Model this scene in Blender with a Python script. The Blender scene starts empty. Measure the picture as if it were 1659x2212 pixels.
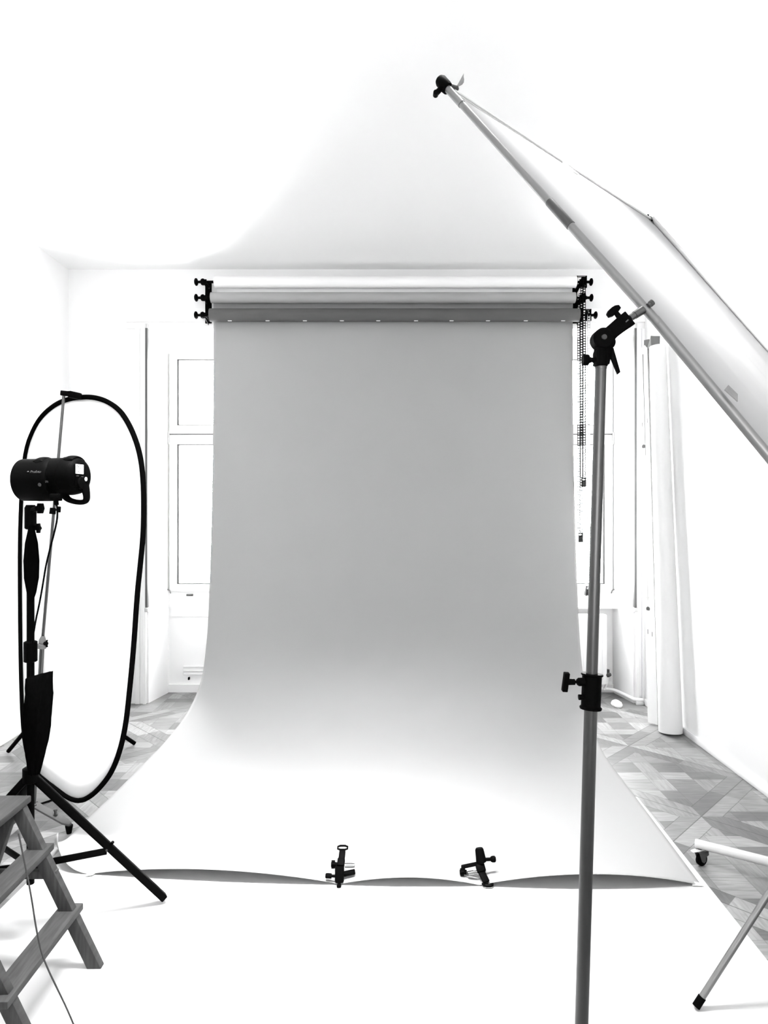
import bpy, bmesh, math, random
from mathutils import Vector, Matrix, noise
random.seed(4)
S = bpy.context.scene
COL = S.collection
PI = math.pi
V = Vector
F, CX, CY, H = 1430.0, 829.5, 1100.0, 1.5      # focal length in px, view centre, eye height


def U(px, py, y):
    """point at depth y seen at a pixel of the 1659x2212 photograph"""
    return V(((px - CX) / F * y, y, H + (CY - py) / F * y))


def FL(px, py, z=0.0):
    """point on the horizontal plane z seen at a pixel"""
    y = F * (H - z) / (py - CY)
    return V(((px - CX) / F * y, y, z))


# ------------------------------------------------------------------ materials
def mat(name, col, rough=0.5, metal=0.0, spec=0.5, var=0.0, scale=8.0, emit=None):
    m = bpy.data.materials.new(name)
    m.use_nodes = True
    nt = m.node_tree
    b = nt.nodes['Principled BSDF']
    c = (col, col, col, 1) if not isinstance(col, tuple) else col + (1,)
    b.inputs['Base Color'].default_value = c
    b.inputs['Roughness'].default_value = rough
    b.inputs['Metallic'].default_value = metal
    b.inputs['Specular IOR Level'].default_value = spec
    if var:
        tc = nt.nodes.new('ShaderNodeTexCoord')
        n = nt.nodes.new('ShaderNodeTexNoise')
        n.inputs['Scale'].default_value = scale
        n.inputs['Detail'].default_value = 4
        r = nt.nodes.new('ShaderNodeMapRange')
        r.inputs['To Min'].default_value = col * (1 - var)
        r.inputs['To Max'].default_value = col * (1 + var)
        nt.links.new(tc.outputs['Object'], n.inputs['Vector'])
        nt.links.new(n.outputs['Fac'], r.inputs['Value'])
        nt.links.new(r.outputs['Result'], b.inputs['Base Color'])
    if emit:
        b.inputs['Emission Color'].default_value = (1, 1, 1, 1)
        b.inputs['Emission Strength'].default_value = emit
    return m


M = dict(
    wall=mat('wall_paint', .86, .9, spec=.1, var=.01, scale=3),
    ceil=mat('ceiling_paint', .88, .95, spec=.1, var=.01, scale=2),
    trim=mat('trim_gloss_paint', .86, .4, spec=.3),
    seal=mat('window_seal', .05, .6),
    guide=mat('guide_metal', .07, .4, metal=.4),
    gpaper=mat('grey_seamless_paper', .31, .95, spec=.05, var=.015, scale=5),
    dpaper=mat('dark_grey_paper', .092, .95, spec=.05, var=.03, scale=5),
    wpaper=mat('white_seamless_paper', .86, .95, spec=.05, var=.01, scale=5),
    black=mat('black_plastic', .002, .5, spec=.012),
    blackm=mat('black_painted_metal', .002, .45, spec=.012),
    cloth=mat('black_fabric', .002, .95, spec=.0, var=.2, scale=60),
    steel=mat('brushed_steel', .10, .32, metal=1.0),
    alu=mat('satin_aluminium', .085, .38, metal=.9),
    alu2=mat('frame_aluminium', .22, .42, metal=.9),
    chrome=mat('chrome', .30, .18, metal=1.0),
    wtube=mat('white_enamel_tube', .5, .25, spec=.5),
    wood=mat('grey_stained_wood', .2, .6, spec=.2),
    greym=mat('grey_cast_metal', .06, .6, spec=.12),
    tape=mat('white_tape', .9, .6, spec=.2),
    carton=mat('white_carton', .85, .8, spec=.1, var=.02, scale=10),
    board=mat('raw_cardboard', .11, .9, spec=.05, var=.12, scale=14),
    fpaper=mat('white_floor_paper', .48, .95, spec=.05, var=.01, scale=5),
    greyp=mat('grey_plastic', .10, .5),
    tapeg=mat('grey_tape', .17, .7),
    print_=mat('pale_print', .5, .9),
    ink=mat('grey_lettering', .06, .6),
    lens=mat('white_button', .9, .3, emit=1.2),
    hinge=mat('window_hinge', .45, .4),
    cord=mat('grey_cable', .05, .6, spec=.1),
    rubber=mat('black_rubber', .002, .6, spec=.012),
    weight=mat('chain_weight', .02, .5, spec=.2),
    chain_glare=mat('glare_paled_chain', .42, .5),  # window glare on the chain, painted in as a pale colour
)


def wood_nodes():
    m = M['wood']; nt = m.node_tree; b = nt.nodes['Principled BSDF']
    tc = nt.nodes.new('ShaderNodeTexCoord'); mp = nt.nodes.new('ShaderNodeMapping')
    mp.inputs['Scale'].default_value = (60, 6, 6)
    n = nt.nodes.new('ShaderNodeTexNoise'); n.inputs['Scale'].default_value = 2.0; n.inputs['Detail'].default_value = 6
    r = nt.nodes.new('ShaderNodeMapRange'); r.inputs['From Min'].default_value = .3; r.inputs['From Max'].default_value = .7
    r.inputs['To Min'].default_value = .028; r.inputs['To Max'].default_value = .05
    L = nt.links.new
    L(tc.outputs['Object'], mp.inputs['Vector']); L(mp.outputs['Vector'], n.inputs['Vector'])
    L(n.outputs['Fac'], r.inputs['Value']); L(r.outputs['Result'], b.inputs['Base Color'])


wood_nodes()


def parquet():
    """Versailles panels: square panels laid at 45 degrees, each a woven lattice of planks inside a border"""
    m = bpy.data.materials.new('versailles_parquet'); m.use_nodes = True
    nt = m.node_tree; L = nt.links.new; b = nt.nodes['Principled BSDF']

    def val(x):
        n = nt.nodes.new('ShaderNodeValue'); n.outputs[0].default_value = x; return n.outputs[0]

    def mth(op, a, c=None, d=None):
        n = nt.nodes.new('ShaderNodeMath'); n.operation = op
        for i, q in enumerate((a, c, d)):
            if q is None: continue
            if isinstance(q, (int, float)): n.inputs[i].default_value = q
            else: L(q, n.inputs[i])
        return n.outputs[0]

    def mix(f, a, c):      # a*(1-f)+c*f
        return mth('ADD', mth('MULTIPLY', a, mth('SUBTRACT', 1.0, f)), mth('MULTIPLY', c, f))

    tc = nt.nodes.new('ShaderNodeTexCoord'); sp = nt.nodes.new('ShaderNodeSeparateXYZ')
    L(tc.outputs['Object'], sp.inputs[0])
    x, y = sp.outputs[0], sp.outputs[1]
    P = .68
    q = .70710678 / P
    # panel coordinates (rotated 45 degrees); offset puts the joints where the photo has them
    u = mth('ADD', mth('MULTIPLY', mth('ADD', x, y), q), OFFU)
    v = mth('ADD', mth('MULTIPLY', mth('SUBTRACT', y, x), q), OFFV)
    fu, fv = mth('FRACT', u), mth('FRACT', v)
    iu, iv = mth('FLOOR', u), mth('FLOOR', v)
    du = mth('MINIMUM', fu, mth('SUBTRACT', 1.0, fu))
    dv = mth('MINIMUM', fv, mth('SUBTRACT', 1.0, fv))
    de = mth('MINIMUM', du, dv)
    bw = .11
    border = mth('LESS_THAN', de, bw)
    vert = mth('LESS_THAN', du, dv)           # which side the border plank is on
    bid = mth('ADD', mth('MULTIPLY', vert, 3.0), mth('ADD', mth('GREATER_THAN', fu, .5), mth('MULTIPLY', mth('GREATER_THAN', fv, .5), 7.0)))
    # lattice inside, running with the room
    s = .245
    lx, ly = mth('DIVIDE', x, s), mth('DIVIDE', y, s)
    gx, gy = mth('FRACT', lx), mth('FRACT', ly)
    ix, iy = mth('FLOOR', lx), mth('FLOOR', ly)
    w = .40
    inx, iny = mth('LESS_THAN', gx, w), mth('LESS_THAN', gy, w)
    par = mth('MODULO', mth('ABSOLUTE', mth('ADD', ix, iy)), 2.0)
    both = mth('MULTIPLY', inx, iny)
    alongy = mth('MAXIMUM', mth('MULTIPLY', inx, mth('SUBTRACT', 1.0, iny)), mth('MULTIPLY', both, par))
    alongx = mth('MAXIMUM', mth('MULTIPLY', iny, mth('SUBTRACT', 1.0, inx)), mth('MULTIPLY', both, mth('SUBTRACT', 1.0, par)))
    kind = mth('ADD', alongy, mth('MULTIPLY', alongx, 2.0))
    cv = nt.nodes.new('ShaderNodeCombineXYZ')
    L(mth('ADD', ix, mth('MULTIPLY', iu, 17.0)), cv.inputs[0]); L(mth('ADD', iy, mth('MULTIPLY', iv, 13.0)), cv.inputs[1]); L(kind, cv.inputs[2])
    wn = nt.nodes.new('ShaderNodeTexWhiteNoise'); wn.noise_dimensions = '3D'; L(cv.outputs[0], wn.inputs['Vector'])
    cb = nt.nodes.new('ShaderNodeCombineXYZ'); L(iu, cb.inputs[0]); L(iv, cb.inputs[1]); L(bid, cb.inputs[2])
    wb = nt.nodes.new('ShaderNodeTexWhiteNoise'); wb.noise_dimensions = '3D'; L(cb.outputs[0], wb.inputs['Vector'])
    tone = mix(border, wn.outputs['Value'], wb.outputs['Value'])
    # joints
    def joint(g, e): return mth('LESS_THAN', mth('MINIMUM', mth('ABSOLUTE', mth('SUBTRACT', g, w)), mth('MINIMUM', g, mth('SUBTRACT', 1.0, g))), e)
    jl = mth('MAXIMUM', joint(gx, .006), joint(gy, .006))
    jl = mth('MULTIPLY', jl, mth('SUBTRACT', 1.0, border))
    jb = mth('MAXIMUM', mth('LESS_THAN', de, .0035), mth('LESS_THAN', mth('ABSOLUTE', mth('SUBTRACT', de, bw)), .002))
    # grain
    def grain(sx, sy, vec_rot):
        mp = nt.nodes.new('ShaderNodeMapping'); mp.inputs['Scale'].default_value = (sx, sy, 1); mp.inputs['Rotation'].default_value = (0, 0, vec_rot)
        L(tc.outputs['Object'], mp.inputs['Vector'])
        n = nt.nodes.new('ShaderNodeTexNoise'); n.inputs['Scale'].default_value = 1.0; n.inputs['Detail'].default_value = 5; n.inputs['Distortion'].default_value = .8
        L(mp.outputs[0], n.inputs['Vector']); return n.outputs['Fac']
    g1 = grain(7, 70, 0); g2 = grain(70, 7, 0); g3 = grain(9, 70, PI / 4); g4 = grain(70, 9, PI / 4)
    gl = mix(alongy, g1, g2)
    gb = mix(vert, g3, g4)
    gr = mix(border, gl, gb)
    base = mth('ADD', .075, mth('MULTIPLY', tone, .15))
    base = mth('MULTIPLY', base, mth('ADD', .35, mth('MULTIPLY', gr, 1.2)))
    base = mth('MULTIPLY', base, mth('SUBTRACT', 1.0, mth('MULTIPLY', jl, .35)))
    base = mth('MULTIPLY', base, mth('SUBTRACT', 1.0, mth('MULTIPLY', jb, .75)))
    L(base, b.inputs['Base Color'])
    b.inputs['Roughness'].default_value = .33
    b.inputs['Specular IOR Level'].default_value = .45
    return m


OFFU, OFFV = .03, .25
M['floor'] = parquet()


def fabric_mat(name, col, transl):
    m = bpy.data.materials.new(name); m.use_nodes = True; nt = m.node_tree
    for n in list(nt.nodes):
        if n.type == 'BSDF_PRINCIPLED': nt.nodes.remove(n)
    out = next(n for n in nt.nodes if n.type == 'OUTPUT_MATERIAL')
    d = nt.nodes.new('ShaderNodeBsdfDiffuse'); t = nt.nodes.new('ShaderNodeBsdfTranslucent'); mx = nt.nodes.new('ShaderNodeMixShader')
    d.inputs[0].default_value = (col,) * 3 + (1,); t.inputs[0].default_value = (col,) * 3 + (1,); mx.inputs[0].default_value = transl
    nt.links.new(d.outputs[0], mx.inputs[1]); nt.links.new(t.outputs[0], mx.inputs[2]); nt.links.new(mx.outputs[0], out.inputs[0])
    return m


M['diff'] = fabric_mat('diffusion_fabric', .34, .5)
M['refl'] = fabric_mat('white_reflector_fabric', .88, .1)


def glass_mat():
    m = bpy.data.materials.new('window_glass'); m.use_nodes = True; nt = m.node_tree
    for n in list(nt.nodes):
        if n.type == 'BSDF_PRINCIPLED': nt.nodes.remove(n)
    out = next(n for n in nt.nodes if n.type == 'OUTPUT_MATERIAL')
    t = nt.nodes.new('ShaderNodeBsdfTransparent'); g = nt.nodes.new('ShaderNodeBsdfGlossy'); mx = nt.nodes.new('ShaderNodeMixShader')
    g.inputs['Roughness'].default_value = .02; mx.inputs[0].default_value = .06; t.inputs[0].default_value = (.97, .97, .97, 1)
    nt.links.new(t.outputs[0], mx.inputs[1]); nt.links.new(g.outputs[0], mx.inputs[2]); nt.links.new(mx.outputs[0], out.inputs[0])
    return m


M['glass'] = glass_mat()


# ------------------------------------------------------------------ mesh builder
def frame(d):
    d = d.normalized()
    a = V((0, 0, 1)) if abs(d.z) < .9 else V((1, 0, 0))
    e = d.cross(a).normalized()
    return e, d.cross(e).normalized()


class MB:
    def __init__(s): s.bm = bmesh.new()

    def face(s, pts):
        try: s.bm.faces.new([s.bm.verts.new(p) for p in pts])
        except ValueError: pass
        return s

    def box(s, c, sx, sy, sz, ax=None, bev=0.0):
        """box centred at c; ax = optional 3 unit axes"""
        c = V(c); ax = ax or (V((1, 0, 0)), V((0, 1, 0)), V((0, 0, 1)))
        m = Matrix((ax[0] * sx, ax[1] * sy, ax[2] * sz)).transposed().to_4x4()
        t = bmesh.new(); bmesh.ops.create_cube(t, size=1.0, matrix=Matrix.Translation(c) @ m)
        if bev: bmesh.ops.bevel(t, geom=list(t.edges), offset=bev, segments=2, profile=.5, affect='EDGES')
        s.merge(t); return s

    def bb(s, x0, x1, y0, y1, z0, z1, bev=0.0):
        return s.box(((x0 + x1) / 2, (y0 + y1) / 2, (z0 + z1) / 2), abs(x1 - x0), abs(y1 - y0), abs(z1 - z0), bev=bev)

    def beam(s, p0, p1, w, h, side=None, bev=0.0):
        """rectangular bar from p0 to p1; side = direction of width w"""
        p0, p1 = V(p0), V(p1); d = (p1 - p0); n = d.normalized()
        e = V(side) if side else frame(d)[0]
        e = (e - n * e.dot(n)).normalized(); f = n.cross(e)
        return s.box((p0 + p1) / 2, d.length, w, h, (n, e, f), bev)

    def merge(s, t):
        me = bpy.data.meshes.new('tmp'); t.to_mesh(me); t.free(); s.bm.from_mesh(me); bpy.data.meshes.remove(me)

    def lathe(s, p, axis, prof, n=24, caps=True, e=None, flat=(1, 1)):
        """revolve prof [(t, r)] about axis from p"""
        p, a = V(p), V(axis).normalized()
        if e is None: e, f = frame(a)
        else: e = (V(e) - a * V(e).dot(a)).normalized(); f = a.cross(e)
        rings = []
        for t, r in prof:
            rings.append([s.bm.verts.new(p + a * t + (e * math.cos(k * 2 * PI / n) * flat[0] + f * math.sin(k * 2 * PI / n) * flat[1]) * max(r, 1e-5)) for k in range(n)])
        for i in range(len(rings) - 1):
            for k in range(n):
                s.bm.faces.new((rings[i][k], rings[i][(k + 1) % n], rings[i + 1][(k + 1) % n], rings[i + 1][k]))
        if caps:
            s.bm.faces.new(rings[0][::-1]); s.bm.faces.new(rings[-1])
        return s

    def tube(s, p0, p1, r0, r1=None, n=20, round_=0.0):
        p0, p1 = V(p0), V(p1); r1 = r0 if r1 is None else r1; L = (p1 - p0).length
        if round_:
            q = round_; prof = [(0, r0 - q), (q * .4, r0 - q * .25), (q, r0), (L - q, r1), (L - q * .4, r1 - q * .25), (L, r1 - q)]
        else: prof = [(0, r0), (L, r1)]
        return s.lathe(p0, p1 - p0, prof, n)

    def path(s, pts, r, n=10, closed=False, smooth=0, flat=(1, 1), up=None):
        pts = [V(p) for p in pts]
        rr = list(r) if isinstance(r, (list, tuple)) else [r] * len(pts)
        for _ in range(smooth):
            if closed:
                q, w = [], []
                for i in range(len(pts)):
                    a, b2 = pts[i], pts[(i + 1) % len(pts)]
                    q += [a * .75 + b2 * .25, a * .25 + b2 * .75]; w += [rr[i], rr[(i + 1) % len(pts)]]
            else:
                q, w = [pts[0]], [rr[0]]
                for i in range(len(pts) - 1):
                    q += [pts[i] * .75 + pts[i + 1] * .25, pts[i] * .25 + pts[i + 1] * .75]
                    w += [rr[i] * .75 + rr[i + 1] * .25, rr[i] * .25 + rr[i + 1] * .75]
                q.append(pts[-1]); w.append(rr[-1])
            pts, rr = q, w
        N = len(pts); rings = []; e = None
        for i in range(N):
            if closed: d = pts[(i + 1) % N] - pts[i - 1]
            else: d = pts[min(i + 1, N - 1)] - pts[max(i - 1, 0)]
            d.normalize()
            if up is not None: e = V(up)
            elif e is None: e = frame(d)[0]
            e = (e - d * e.dot(d)).normalized(); f = d.cross(e)
            rings.append([s.bm.verts.new(pts[i] + (e * math.cos(k * 2 * PI / n) * flat[0] + f * math.sin(k * 2 * PI / n) * flat[1]) * rr[i]) for k in range(n)])
        for i in range(N if closed else N - 1):
            A, B = rings[i], rings[(i + 1) % N]
            for k in range(n): s.bm.faces.new((A[k], A[(k + 1) % n], B[(k + 1) % n], B[k]))
        if not closed: s.bm.faces.new(rings[0][::-1]); s.bm.faces.new(rings[-1])
        return s

    def prism(s, poly, vec, bev=0.0):
        """extrude the planar polygon poly by vec"""
        t = bmesh.new(); vec = V(vec)
        a = [t.verts.new(V(p)) for p in poly]; b = [t.verts.new(V(p) + vec) for p in poly]
        t.faces.new(a[::-1]); t.faces.new(b); N = len(a)
        for i in range(N): t.faces.new((a[i], a[(i + 1) % N], b[(i + 1) % N], b[i]))
        bmesh.ops.recalc_face_normals(t, faces=t.faces)
        if bev: bmesh.ops.bevel(t, geom=list(t.edges), offset=bev, segments=2, profile=.5, affect='EDGES')
        s.merge(t); return s

    def grid(s, pts):
        """pts[i][j] -> quads"""
        vs = [[s.bm.verts.new(p) for p in row] for row in pts]
        for i in range(len(vs) - 1):
            for j in range(len(vs[0]) - 1):
                s.bm.faces.new((vs[i][j], vs[i][j + 1], vs[i + 1][j + 1], vs[i + 1][j]))
        return s

    def build(s, name, m, parent=None, smooth=35, solid=0.0, recalc=True):
        if recalc: bmesh.ops.recalc_face_normals(s.bm, faces=s.bm.faces)
        off = world_of(parent) if parent else V((0, 0, 0))
        bmesh.ops.translate(s.bm, verts=s.bm.verts, vec=-off)
        me = bpy.data.meshes.new(name); s.bm.to_mesh(me); s.bm.free()
        if smooth:
            for p in me.polygons: p.use_smooth = True
            try: me.set_sharp_from_angle(angle=math.radians(smooth))
            except Exception: pass
        me.materials.append(m)
        o = bpy.data.objects.new(name, me); COL.objects.link(o)
        if parent: o.parent = parent
        if solid:
            md = o.modifiers.new('thickness', 'SOLIDIFY'); md.thickness = solid; md.offset = 0
        return o


def world_of(o):
    p = V((0, 0, 0))
    while o: p = p + o.location; o = o.parent
    return p


def thing(name, label, cat, loc, group=None):
    o = bpy.data.objects.new(name, None); o.empty_display_size = .05; COL.objects.link(o); o.location = loc
    return tag(o, label, cat, group)


def tag(o, label, cat, group=None, kind=None):
    o['label'] = label; o['category'] = cat
    if group: o['group'] = group
    if kind: o['kind'] = kind
    return o


def struct(o): o['kind'] = 'structure'; return o


def text_mesh(txt, size):
    cu = bpy.data.curves.new('t', 'FONT'); cu.body = txt; cu.size = size; cu.extrude = .0004; cu.align_x = 'LEFT'
    o = bpy.data.objects.new('t', cu); COL.objects.link(o)
    bpy.context.view_layer.update()
    me = bpy.data.meshes.new_from_object(o.evaluated_get(bpy.context.evaluated_depsgraph_get()))
    bpy.data.objects.remove(o); bpy.data.curves.remove(cu)
    return me


def text_part(txt, size, p, ex, ey, name, m, parent, shear=0.0):
    me = text_mesh(txt, size); ex, ey = V(ex).normalized(), V(ey).normalized(); ez = ex.cross(ey)
    off = world_of(parent)
    for v in me.vertices:
        x, y, z = v.co
        v.co = V(p) + ex * (x + y * shear) + ey * y + ez * z - off
    me.materials.append(m); me.name = name
    o = bpy.data.objects.new(name, me); COL.objects.link(o); o.parent = parent
    return o


# ------------------------------------------------------------------ the room
XL, XR, YB, YF, ZC = -2.44, 2.01, 5.12, -3.2, 3.355
T = .2
struct(MB().bb(XL - T, XR + T, YF - T, YB + .6, -.06, 0).build('floor', M['floor']))
struct(MB().bb(XL - T, XR + T, YF - T, YB + .6, ZC, ZC + .1).build('ceiling', M['ceil']))
struct(MB().bb(XL - T, XL, YF - T, YB, 0, ZC).build('wall_left', M['wall']))
struct(MB().bb(XR, XR + T, YF - T, YB, 0, ZC).build('wall_right', M['wall']))
struct(MB().bb(XL, XR, YF - T, YF, 0, ZC).build('wall_front', M['wall']))
ZH = 2.89                         # head of the window niches
YN, YO = 5.40, 5.72               # niche back plane, outer face
L0, L1 = -1.82, -.42              # left niche at the wall face
R0, R1 = .53, 1.928               # right niche
SPL = .055
wb = MB()


def plan(poly, z0, z1): wb.prism([V((x, y, z0)) for x, y in poly], (0, 0, z1 - z0))


plan([(XL - T, YB), (L0, YB), (L0 + SPL, YN), (L0 + SPL, YO), (XL - T, YO)], 0, ZH)
plan([(L1, YB), (R0, YB), (R0 + SPL, YN), (R0 + SPL, YO), (L1 - SPL, YO), (L1 - SPL, YN)], 0, ZH)
plan([(R1, YB), (XR + T, YB), (XR + T, YO), (R1 - .05, YO), (R1 - .05, YN)], 0, ZH)
plan([(XL - T, YB), (XR + T, YB), (XR + T, YO), (XL - T, YO)], ZH, ZC)
struct(wb.build('wall_back', M['wall'], smooth=0))
struct(MB().bb(XR - .016, XR, YF, YB - .04, 0, .045, bev=.004).build('baseboard_right', M['trim']))
struct(MB().bb(XL, XL + .016, YF, YB, 0, .09, bev=.004).build('baseboard_left', M['trim']))

# fluted casings round the niches
def casing(name, xs, x_head0, x_head1):
    mb = MB()
    for (a, b, d) in xs: mb.bb(a, b, YB - d, YB, 0, ZH, bev=.003)
    mb.bb(x_head0, x_head1, YB - .018, YB, ZH + .10, ZH + .158, bev=.003)
    mb.bb(x_head0, x_head1, YB - .030, YB, ZH + .05, ZH + .10, bev=.003)
    mb.bb(x_head0, x_head1, YB - .022, YB, ZH, ZH + .05, bev=.003)
    return struct(mb.build(name, M['trim']))


casing('trim_1', [(-1.985, -1.915, .018), (-1.915, -1.88, .030), (-1.88, -1.855, .022), (-1.855, -1.832, .034), (L1 + .01, L1 + .12, .02)], -1.985, L1 + .12)
casing('trim_2', [(R0 - .12, R0 - .01, .02), (1.940, 1.962, .034), (1.962, 1.985, .022), (1.985, XR, .030)], R0 - .12, XR)


def window(name, x0, x1, side):
    """two-leaf casement with a transom light; x0..x1 at the niche back; side = -1 when its visible jamb is on the left"""
    y = YN + .02
    root = bpy.data.objects.new(name, None); COL.objects.link(root); root.location = ((x0 + x1) / 2, y, .8); struct(root)
    zs, zt, zl0, zl1, zb = 2.79, 2.724, 2.186, 2.03, .89
    mb = MB()                                            # fixed frame with transom
    mb.bb(x0, x1, y, y + .06, zs, ZH)
    mb.bb(x0, x1, y + .008, y + .05, .70, .83)
    mb.bb(x0, x0 + .012, y, y + .06, .70, zs); mb.bb(x1 - .012, x1, y, y + .06, .70, zs)
    mb.build('frame', M['trim'], root)
    xm = (x0 + x1) / 2
    st = .076
    for (a, b, lo, hi, g0, g1) in ((x0 + .012, xm - .002, 2.116, zs - .003, zl0, zt), (xm + .002, x1 - .012, 2.116, zs - .003, zl0, zt),
                                   (x0 + .012, xm - .002, .83, 2.108, zb, zl1), (xm + .002, x1 - .012, .83, 2.108, zb, zl1)):
        s_ = MB(); f = y - .012
        s_.bb(a, a + st - .012, f, f + .05, lo, hi, bev=.002); s_.bb(b - st + .012, b, f, f + .05, lo, hi, bev=.002)
        s_.bb(a + st - .012, b - st + .012, f, f + .05, lo, g0); s_.bb(a + st - .012, b - st + .012, f, f + .05, g1, hi)
        so = s_.build('sash', M['trim'], root)
        e = .014; q = MB(); ga, gb = a + st - .012, b - st + .012
        q.bb(ga, ga + e, f - .002, f + .03, g0, g1); q.bb(gb - e, gb, f - .002, f + .03, g0, g1)
        q.bb(ga, gb, f - .002, f + .03, g1 - .008, g1); q.bb(ga, gb, f - .002, f + .03, g0, g0 + .006)
        q.build('glazing_seal', M['seal'], so)
        MB().bb(ga, gb, f + .02, f + .026, g0, g1).build('pane', M['glass'], so)
    xe = x0 + .008 if side < 0 else x1 - .008
    MB().bb(xm - .7 if side > 0 else x0 + .012, x1 - .012 if side > 0 else xm + .7, y - .0135, y - .011, 2.107, 2.117).build('transom_gap', M['guide'], root)
    MB().bb(xe - .0025, xe + .0025, y - .014, y, .84, zs - .02).build('jamb_gap', M['hinge'], root)
    for zz in (2.07, 2.07 - .0):
        pass
    h = MB(); h.tube((xe, y - .02, 2.03), (xe, y - .02, 2.125), .008, n=12); h.tube((xe, y - .02, 2.12), (xe, y - .02, 2.135), .0045, n=12)
    h.build('hinge', M['hinge'], root)
    c = MB(); c.path([(xe - .01 * side * -1, y - .02, .845), (xe + .012 * -side, y - .03, .84), (xe + .02 * -side, y - .03, .815)], .004, n=8); c.build('hook', M['guide'], root)
    # handle below the glass
    xh = x0 + .18 if side < 0 else x1 - .18
    hb = MB(); hb.box((xh, y - .018, .8), .055, .012, .016, bev=.003); hb.tube((xh - .012, y - .024, .8), (xh + .015, y - .024, .8), .005, n=10); hb.build('latch', M['guide'], root)
    # apron to the floor
    ap = MB(); ap.bb(x0, x1, y + .02, y + .06, 0, .70); ap.bb(x0, x1, y, y + .02, 0, .065)
    if side < 0:
        for (zz, hh) in ((.14, .012), (.17, .008), (.205, .008)): ap.bb(x0 + .12, x0 + .5, y + .008, y + .02, zz, zz + hh, bev=.002)
        ap.bb(x0 + .02, x0 + .9, y + .008, y + .02, .62, .70)
    ap.build('apron', M['trim'], root)
    if side < 0: MB().box((x0 + .165, y + .012, .112), .012, .03, .022, bev=.003).build('catch', M['black'], root)
    if side > 0:
        MB().bb(x0, x1, y - .10, y + .02, .70, .715, bev=.002).build('sill', M['trim'], root)
    # shallow guide rail on the niche edge
    xg = L0 - .004 if side < 0 else R1 + .003
    g = MB(); g.bb(xg - .009, xg + .009, YB - .04, YB - .004, .745, 2.895)
    g.build('blind_guide', M['guide'], root)
    b2 = MB(); b2.bb(xg - .012, xg + .016, YB - .05, YB - .004, .712, .742, bev=.004); b2.bb(xg - .01, xg + .01, YB - .045, YB - .004, 2.89, 2.925, bev=.003)
    b2.build('guide_bracket', M['hinge'], root)
    return root


window('window_1', L0 + SPL, L1 - SPL, -1)
window('window_2', R0 + SPL, R1 - .05, 1)

# radiator and heating pipe in the right niche
rd = thing('radiator', 'flat white panel radiator under the window on the right', 'radiator', (1.25, 5.32, .06))
r = MB(); r.bb(.66, 1.78, 5.275, 5.345, .10, .66, bev=.012)
for k in range(22): r.bb(.69 + k * .05, .69 + k * .05 + .018, 5.270, 5.277, .14, .62, bev=.002)
r.build('panel', M['trim'], rd)
va = MB(); va.tube((1.795, 5.31, .155), (1.795, 5.31, .215), .014, n=12); va.lathe((1.775, 5.29, .175), (1, -.6, .3), [(0, .012), (.01, .016), (.03, .016), (.04, .010)], 12)
va.build('valve', M['greym'], rd)
MB().path([(1.79, 5.31, .16), (1.785, 5.31, .10), (1.77, 5.32, .05)], .009).build('feed_pipe', M['trim'], rd)
MB().path([(.70, 5.335, .055), (1.76, 5.335, .055), (1.85, 5.325, .05), (1.90, 5.14, .045), (1.925, 5.075, .04), (1.985, 5.07, .04)], .013, smooth=2).build('floor_pipe', M['trim'], rd)
struct(MB().bb(1.932, XR - .02, YB - .052, YB - .036, 0, .03, bev=.004).build('trim_3', M['trim']))
MBc = MB(); MBc.lathe((1.775, 5.05, 0.001), (0, 0, 1), [(0, .05), (.012, .055), (.03, .045), (.042, .02), (.045, .004)], 16, flat=(1.2, .7))
for v_ in MBc.bm.verts: v_.co += V((1, 1, .4)) * (noise.noise(v_.co * 30) * .008) * (1 if v_.co.z > .005 else 0)
tag(MBc.build('cloth', M['tape']), 'small crumpled white cloth on the parquet below the radiator pipe', 'cloth')

# ------------------------------------------------------------------ paper rolls on the wall
YR = 4.99


def expander(root, xl, xr, z, y, xw, cage, gap_l):
    """crank knobs at both ends and the chain wheel at the right end of a roll"""
    k = MB(); a = (-1, 0, 0)
    k.lathe((xl + .01, y, z), a, [(0, .010)] + [(q_ + xl + 1.303, r_) for q_, r_ in [(.058, .010), (.059, .016), (.064, .024), (.072, .026), (.084, .022), (.090, .011), (.108, .009), (.112, .020), (.118, .028), (.127, .028), (.134, .018), (.136, .004)]], 20)
    k.build('winding_knob', M['black'], root)
    w = MB(); w.tube((xr - .01, y, z), (xw + .05, y, z), .009, n=12)
    w.lathe((xw - .012, y, z), (1, 0, 0), [(0, .014), (.002, .038), (.006, .038), (.010, .030), (.014, .030), (.018, .038), (.022, .038), (.024, .014)], 24)
    w.build('chain_wheel', M['black'], root)
    if cage:
        c = MB(); h, q = .041, .0042
        x0, x1 = xw - .046, xw + .024
        c.path([(x0, y - .010, z - h), (x1, y - .010, z - h), (x1, y - .010, z + h), (x0, y - .010, z + h)], q, n=8, closed=True)
        c.path([(x0, y + .010, z - h), (x1, y + .010, z - h), (x1, y + .010, z + h), (x0, y + .010, z + h)], q, n=8, closed=True)
        for xx in (x0, x1):
            for zz in (-h, h): c.tube((xx, y - .010, z + zz), (xx, y + .010, z + zz), q, n=8)
        c.build('chain_guard', M['black'], root)
    n_ = MB(); n_.lathe((xw + .020, y, z), (1, 0, 0), [(0, .015), (.012, .010), (.028, .011), (.032, .022), (.038, .028), (.046, .028), (.052, .018), (.054, .004)], 20)
    n_.build('winding_knob', M['black'], root)


def roll_body(xl, xr, z, y, r):
    mb = MB(); mb.lathe((xl, y, z), (1, 0, 0), [(.004, .026), (.004, r * .93), (0, r * .96), (0, r), (xr - xl, r), (xr - xl, r * .96), (xr - xl - .004, r * .93), (xr - xl - .004, .026)], 40)
    return mb


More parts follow.
